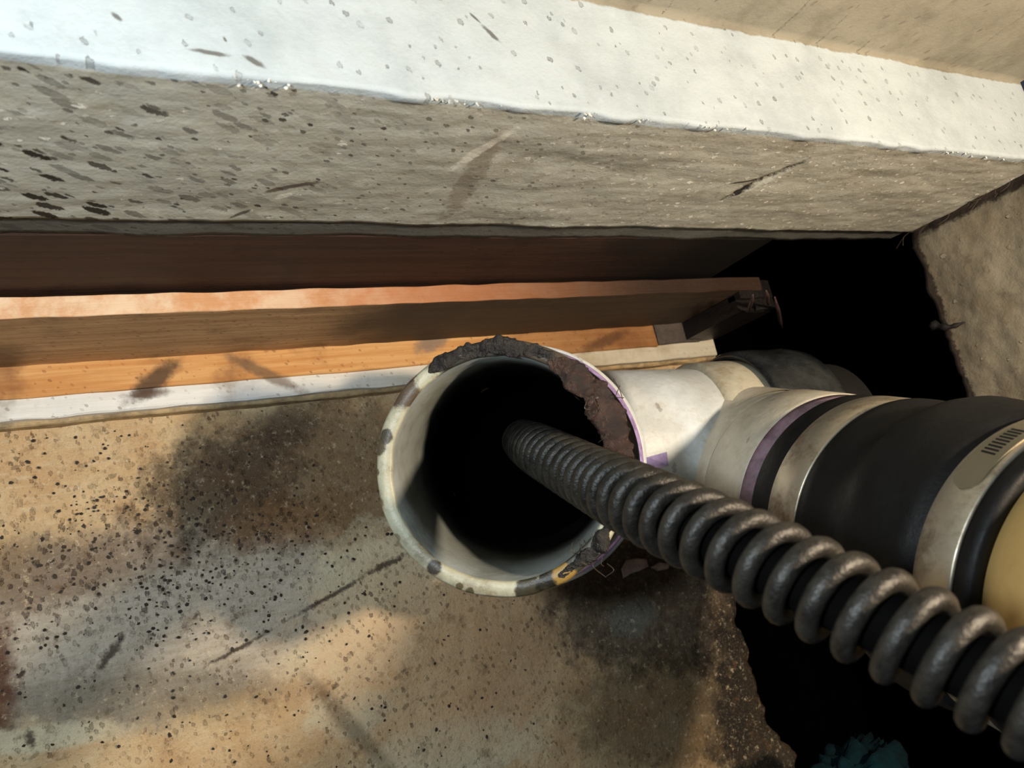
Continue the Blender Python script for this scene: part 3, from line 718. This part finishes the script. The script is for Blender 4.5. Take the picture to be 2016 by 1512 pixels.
# ---------------------------------------------------------------- loose bits
def chip(px, py, out, z, mat, label, th=.0018, name='plaster_chip', cat='chip'):
    v = [hit(x, y, 2, z) for x, y in out]; n = len(v); c = sum(v, Vector()) / n
    g = Geo(); lo = [p + Vector((0, 0, -th)) for p in v]; hi = [p + (c - p) * .12 + Vector((0, 0, th * .3 * noise.noise(p * 400))) for p in v]
    g.rings([lo, hi], cap0=True); k = len(g.v); g.v.append(c + Vector((0, 0, th * .5)))
    for j in range(n): g.f.append((n + j, n + (j + 1) % n, k))
    return tag(mesh(name, g.v, g.f, mat, smooth=False), label, cat)
m_pl = plain('pink_plaster', (.93, .84, .80), .7, var=.2, ns=200)
chip(0, 0, [(1226, 1120), (1236, 1102), (1258, 1098), (1276, 1100), (1279, 1115), (1262, 1124), (1246, 1128), (1230, 1138)], .0035, m_pl, 'larger pinkish plaster chip on the black patch under the spiral cable')
chip(0, 0, [(1284, 1116), (1300, 1106), (1320, 1110), (1318, 1120), (1298, 1124)], .0035, m_pl, 'thinner pale plaster chip half hidden below the spiral cable')
# dark wooden splinter lodged in the right wall's edge
p0 = hit(1835, 640, 0, XR - .003); p1 = hit(1868, 644, 0, XR - .004); p2 = hit(1900, 634, 0, XR - .0015)
g = sweep(catmull([p0, p1, p2], 6), lambda t: .0028 * (1 - t) ** .7 * (.8 + .3 * math.sin(20 * t)) + .0003, 7)
tag(mesh('wood_splinter', g.v, g.f, plain('dark_splinter', (.07, .05, .05), .7)), 'short black splinter sticking out of the right wall edge', 'splinter')
# roots and fibres hanging from the crack between slab and right wall
g = Geo(); m_fib = plain('fibre', (.26, .20, .15), .6, bump=0)
for k in range(16):
    t = random.random(); A = hit(1800 + 216 * t, 452 - 108 * t, 0, XR - .001)
    q = A + Vector((-.001, random.uniform(-.004, .002), random.uniform(-.010, .002))); r = q + Vector((random.uniform(-.003, 0), random.uniform(-.006, .002), random.uniform(-.008, .001)))
    sweep(catmull([A, q, r], 5), .00022, 5, g=g)
tag(mesh('root_fibres', g.v, g.f, m_fib), 'fine brown root fibres in the crack beside the right wall', 'fibres', kind='stuff')
# wet hairs caught round the rim
g = Geo()
for k in range(18):
    if k < 10: x, y = random.uniform(1150, 1235), random.uniform(740, 860)
    else: x, y = random.uniform(1125, 1200), random.uniform(1050, 1110)
    A = P(x, y, .262); B_ = P(x + random.uniform(-8, 14), y + random.uniform(8, 22), .2585); C_ = P(x + random.uniform(-8, 22), y + random.uniform(20, 44), .262)
    sweep(catmull([A, B_, C_], 6), .00016, 5, g=g)
m_h = NT('wet_hair', .12, 0, .8); m_h.color(lin((.30, .26, .22)))
tag(mesh('wet_hair', g.v, g.f, m_h.m), 'wet hairs caught on the right side of the pipe rim', 'hair', kind='stuff')
# loose grit on the floor and crumbs along the painted edge, each a little rock
def grit(name, label, places, mat):
    g = Geo()
    ico = [(0, 0, 1), (.9, 0, .4), (.28, .85, .4), (-.72, .53, .4), (-.72, -.53, .4), (.28, -.85, .4), (0, 0, -.5)]
    for p, r in places:
        b = len(g.v); a = random.uniform(0, 6.28); sx, sz = random.uniform(.7, 1.5), random.uniform(.35, .8)
        for v in ico:
            q = Vector((v[0] * sx, v[1], v[2] * sz)) * random.uniform(.7, 1.2) * r
            g.v.append(p + Vector((q.x * math.cos(a) - q.y * math.sin(a), q.x * math.sin(a) + q.y * math.cos(a), q.z)))
        for k in range(5): g.f += [(b, b + 1 + k, b + 1 + (k + 1) % 5), (b + 6, b + 1 + (k + 1) % 5, b + 1 + k)]
    tag(mesh(name, g.v, g.f, mat, smooth=False), label, 'grit', kind='stuff')
pl = []
for k in range(700):
    x, y = (random.gauss(330, 210), random.gauss(1080, 110)) if k < 420 else (random.uniform(0, 1060), random.uniform(860, 1512))
    p = fl(x, y)
    if p.y < YS - .004 and p.x < .19: pl.append((p + Vector((0, 0, .0004)), random.uniform(.0003, .0010)))
grit('dark_grit', 'dark gritty crumbs scattered over the tan floor left of the pipe mouth', pl, plain('dark_grit', (.24, .20, .16), .8, var=.5, ns=200))
pl = []
for k in range(110):
    c = random.choice((455, 520, 880, 930, 1195, 1240, 1400, 1880, 1905, 1960)); x = random.gauss(c, 32)
    xw = hit(x, 100 + .11 * x, 2, ZT).x
    if xw < XR - .004: pl.append((Vector((xw, YG - .0006 + random.uniform(-.0006, .0014), ZT - abs(random.gauss(0, .0012)))), random.uniform(.0002, .0008)))
grit('white_crumbs', 'white plaster crumbs clinging along the front edge of the whitewashed slab', pl, plain('white_crumb', (.86, .87, .85), .8, var=.2, ns=200))
# teal rag at the bottom
def rag():
    c = P(1710, 1590, .36); g = Geo(); n, k = 40, 60
    for i in range(n + 1):
        ph = math.pi * i / n
        for j in range(k):
            th = 2 * math.pi * j / k; d = Vector((math.sin(ph) * math.cos(th), math.sin(ph) * math.sin(th), math.cos(ph)))
            q = noise.fractal(d * 2.2 + Vector((4, 4, 4)), 1, 2, 5)
            fold = abs(noise.noise(d * 4 + Vector((1, 7, 2))))
            r = 1 + .35 * q - .35 * fold
            g.v.append(c + Vector((d.x * .040, d.y * .030, d.z * .018)) * r)
    for i in range(n):
        for j in range(k): g.f.append((i * k + j, i * k + (j + 1) % k, (i + 1) * k + (j + 1) % k, (i + 1) * k + j))
    tag(mesh('rag', g.v, g.f, plain('teal_cloth', (.02, .13, .16), .9, var=.5, ns=40, bump=.001, bs=500, spec=.1)), 'crumpled dark teal rag at the bottom of the frame in the dark', 'rag')
rag()
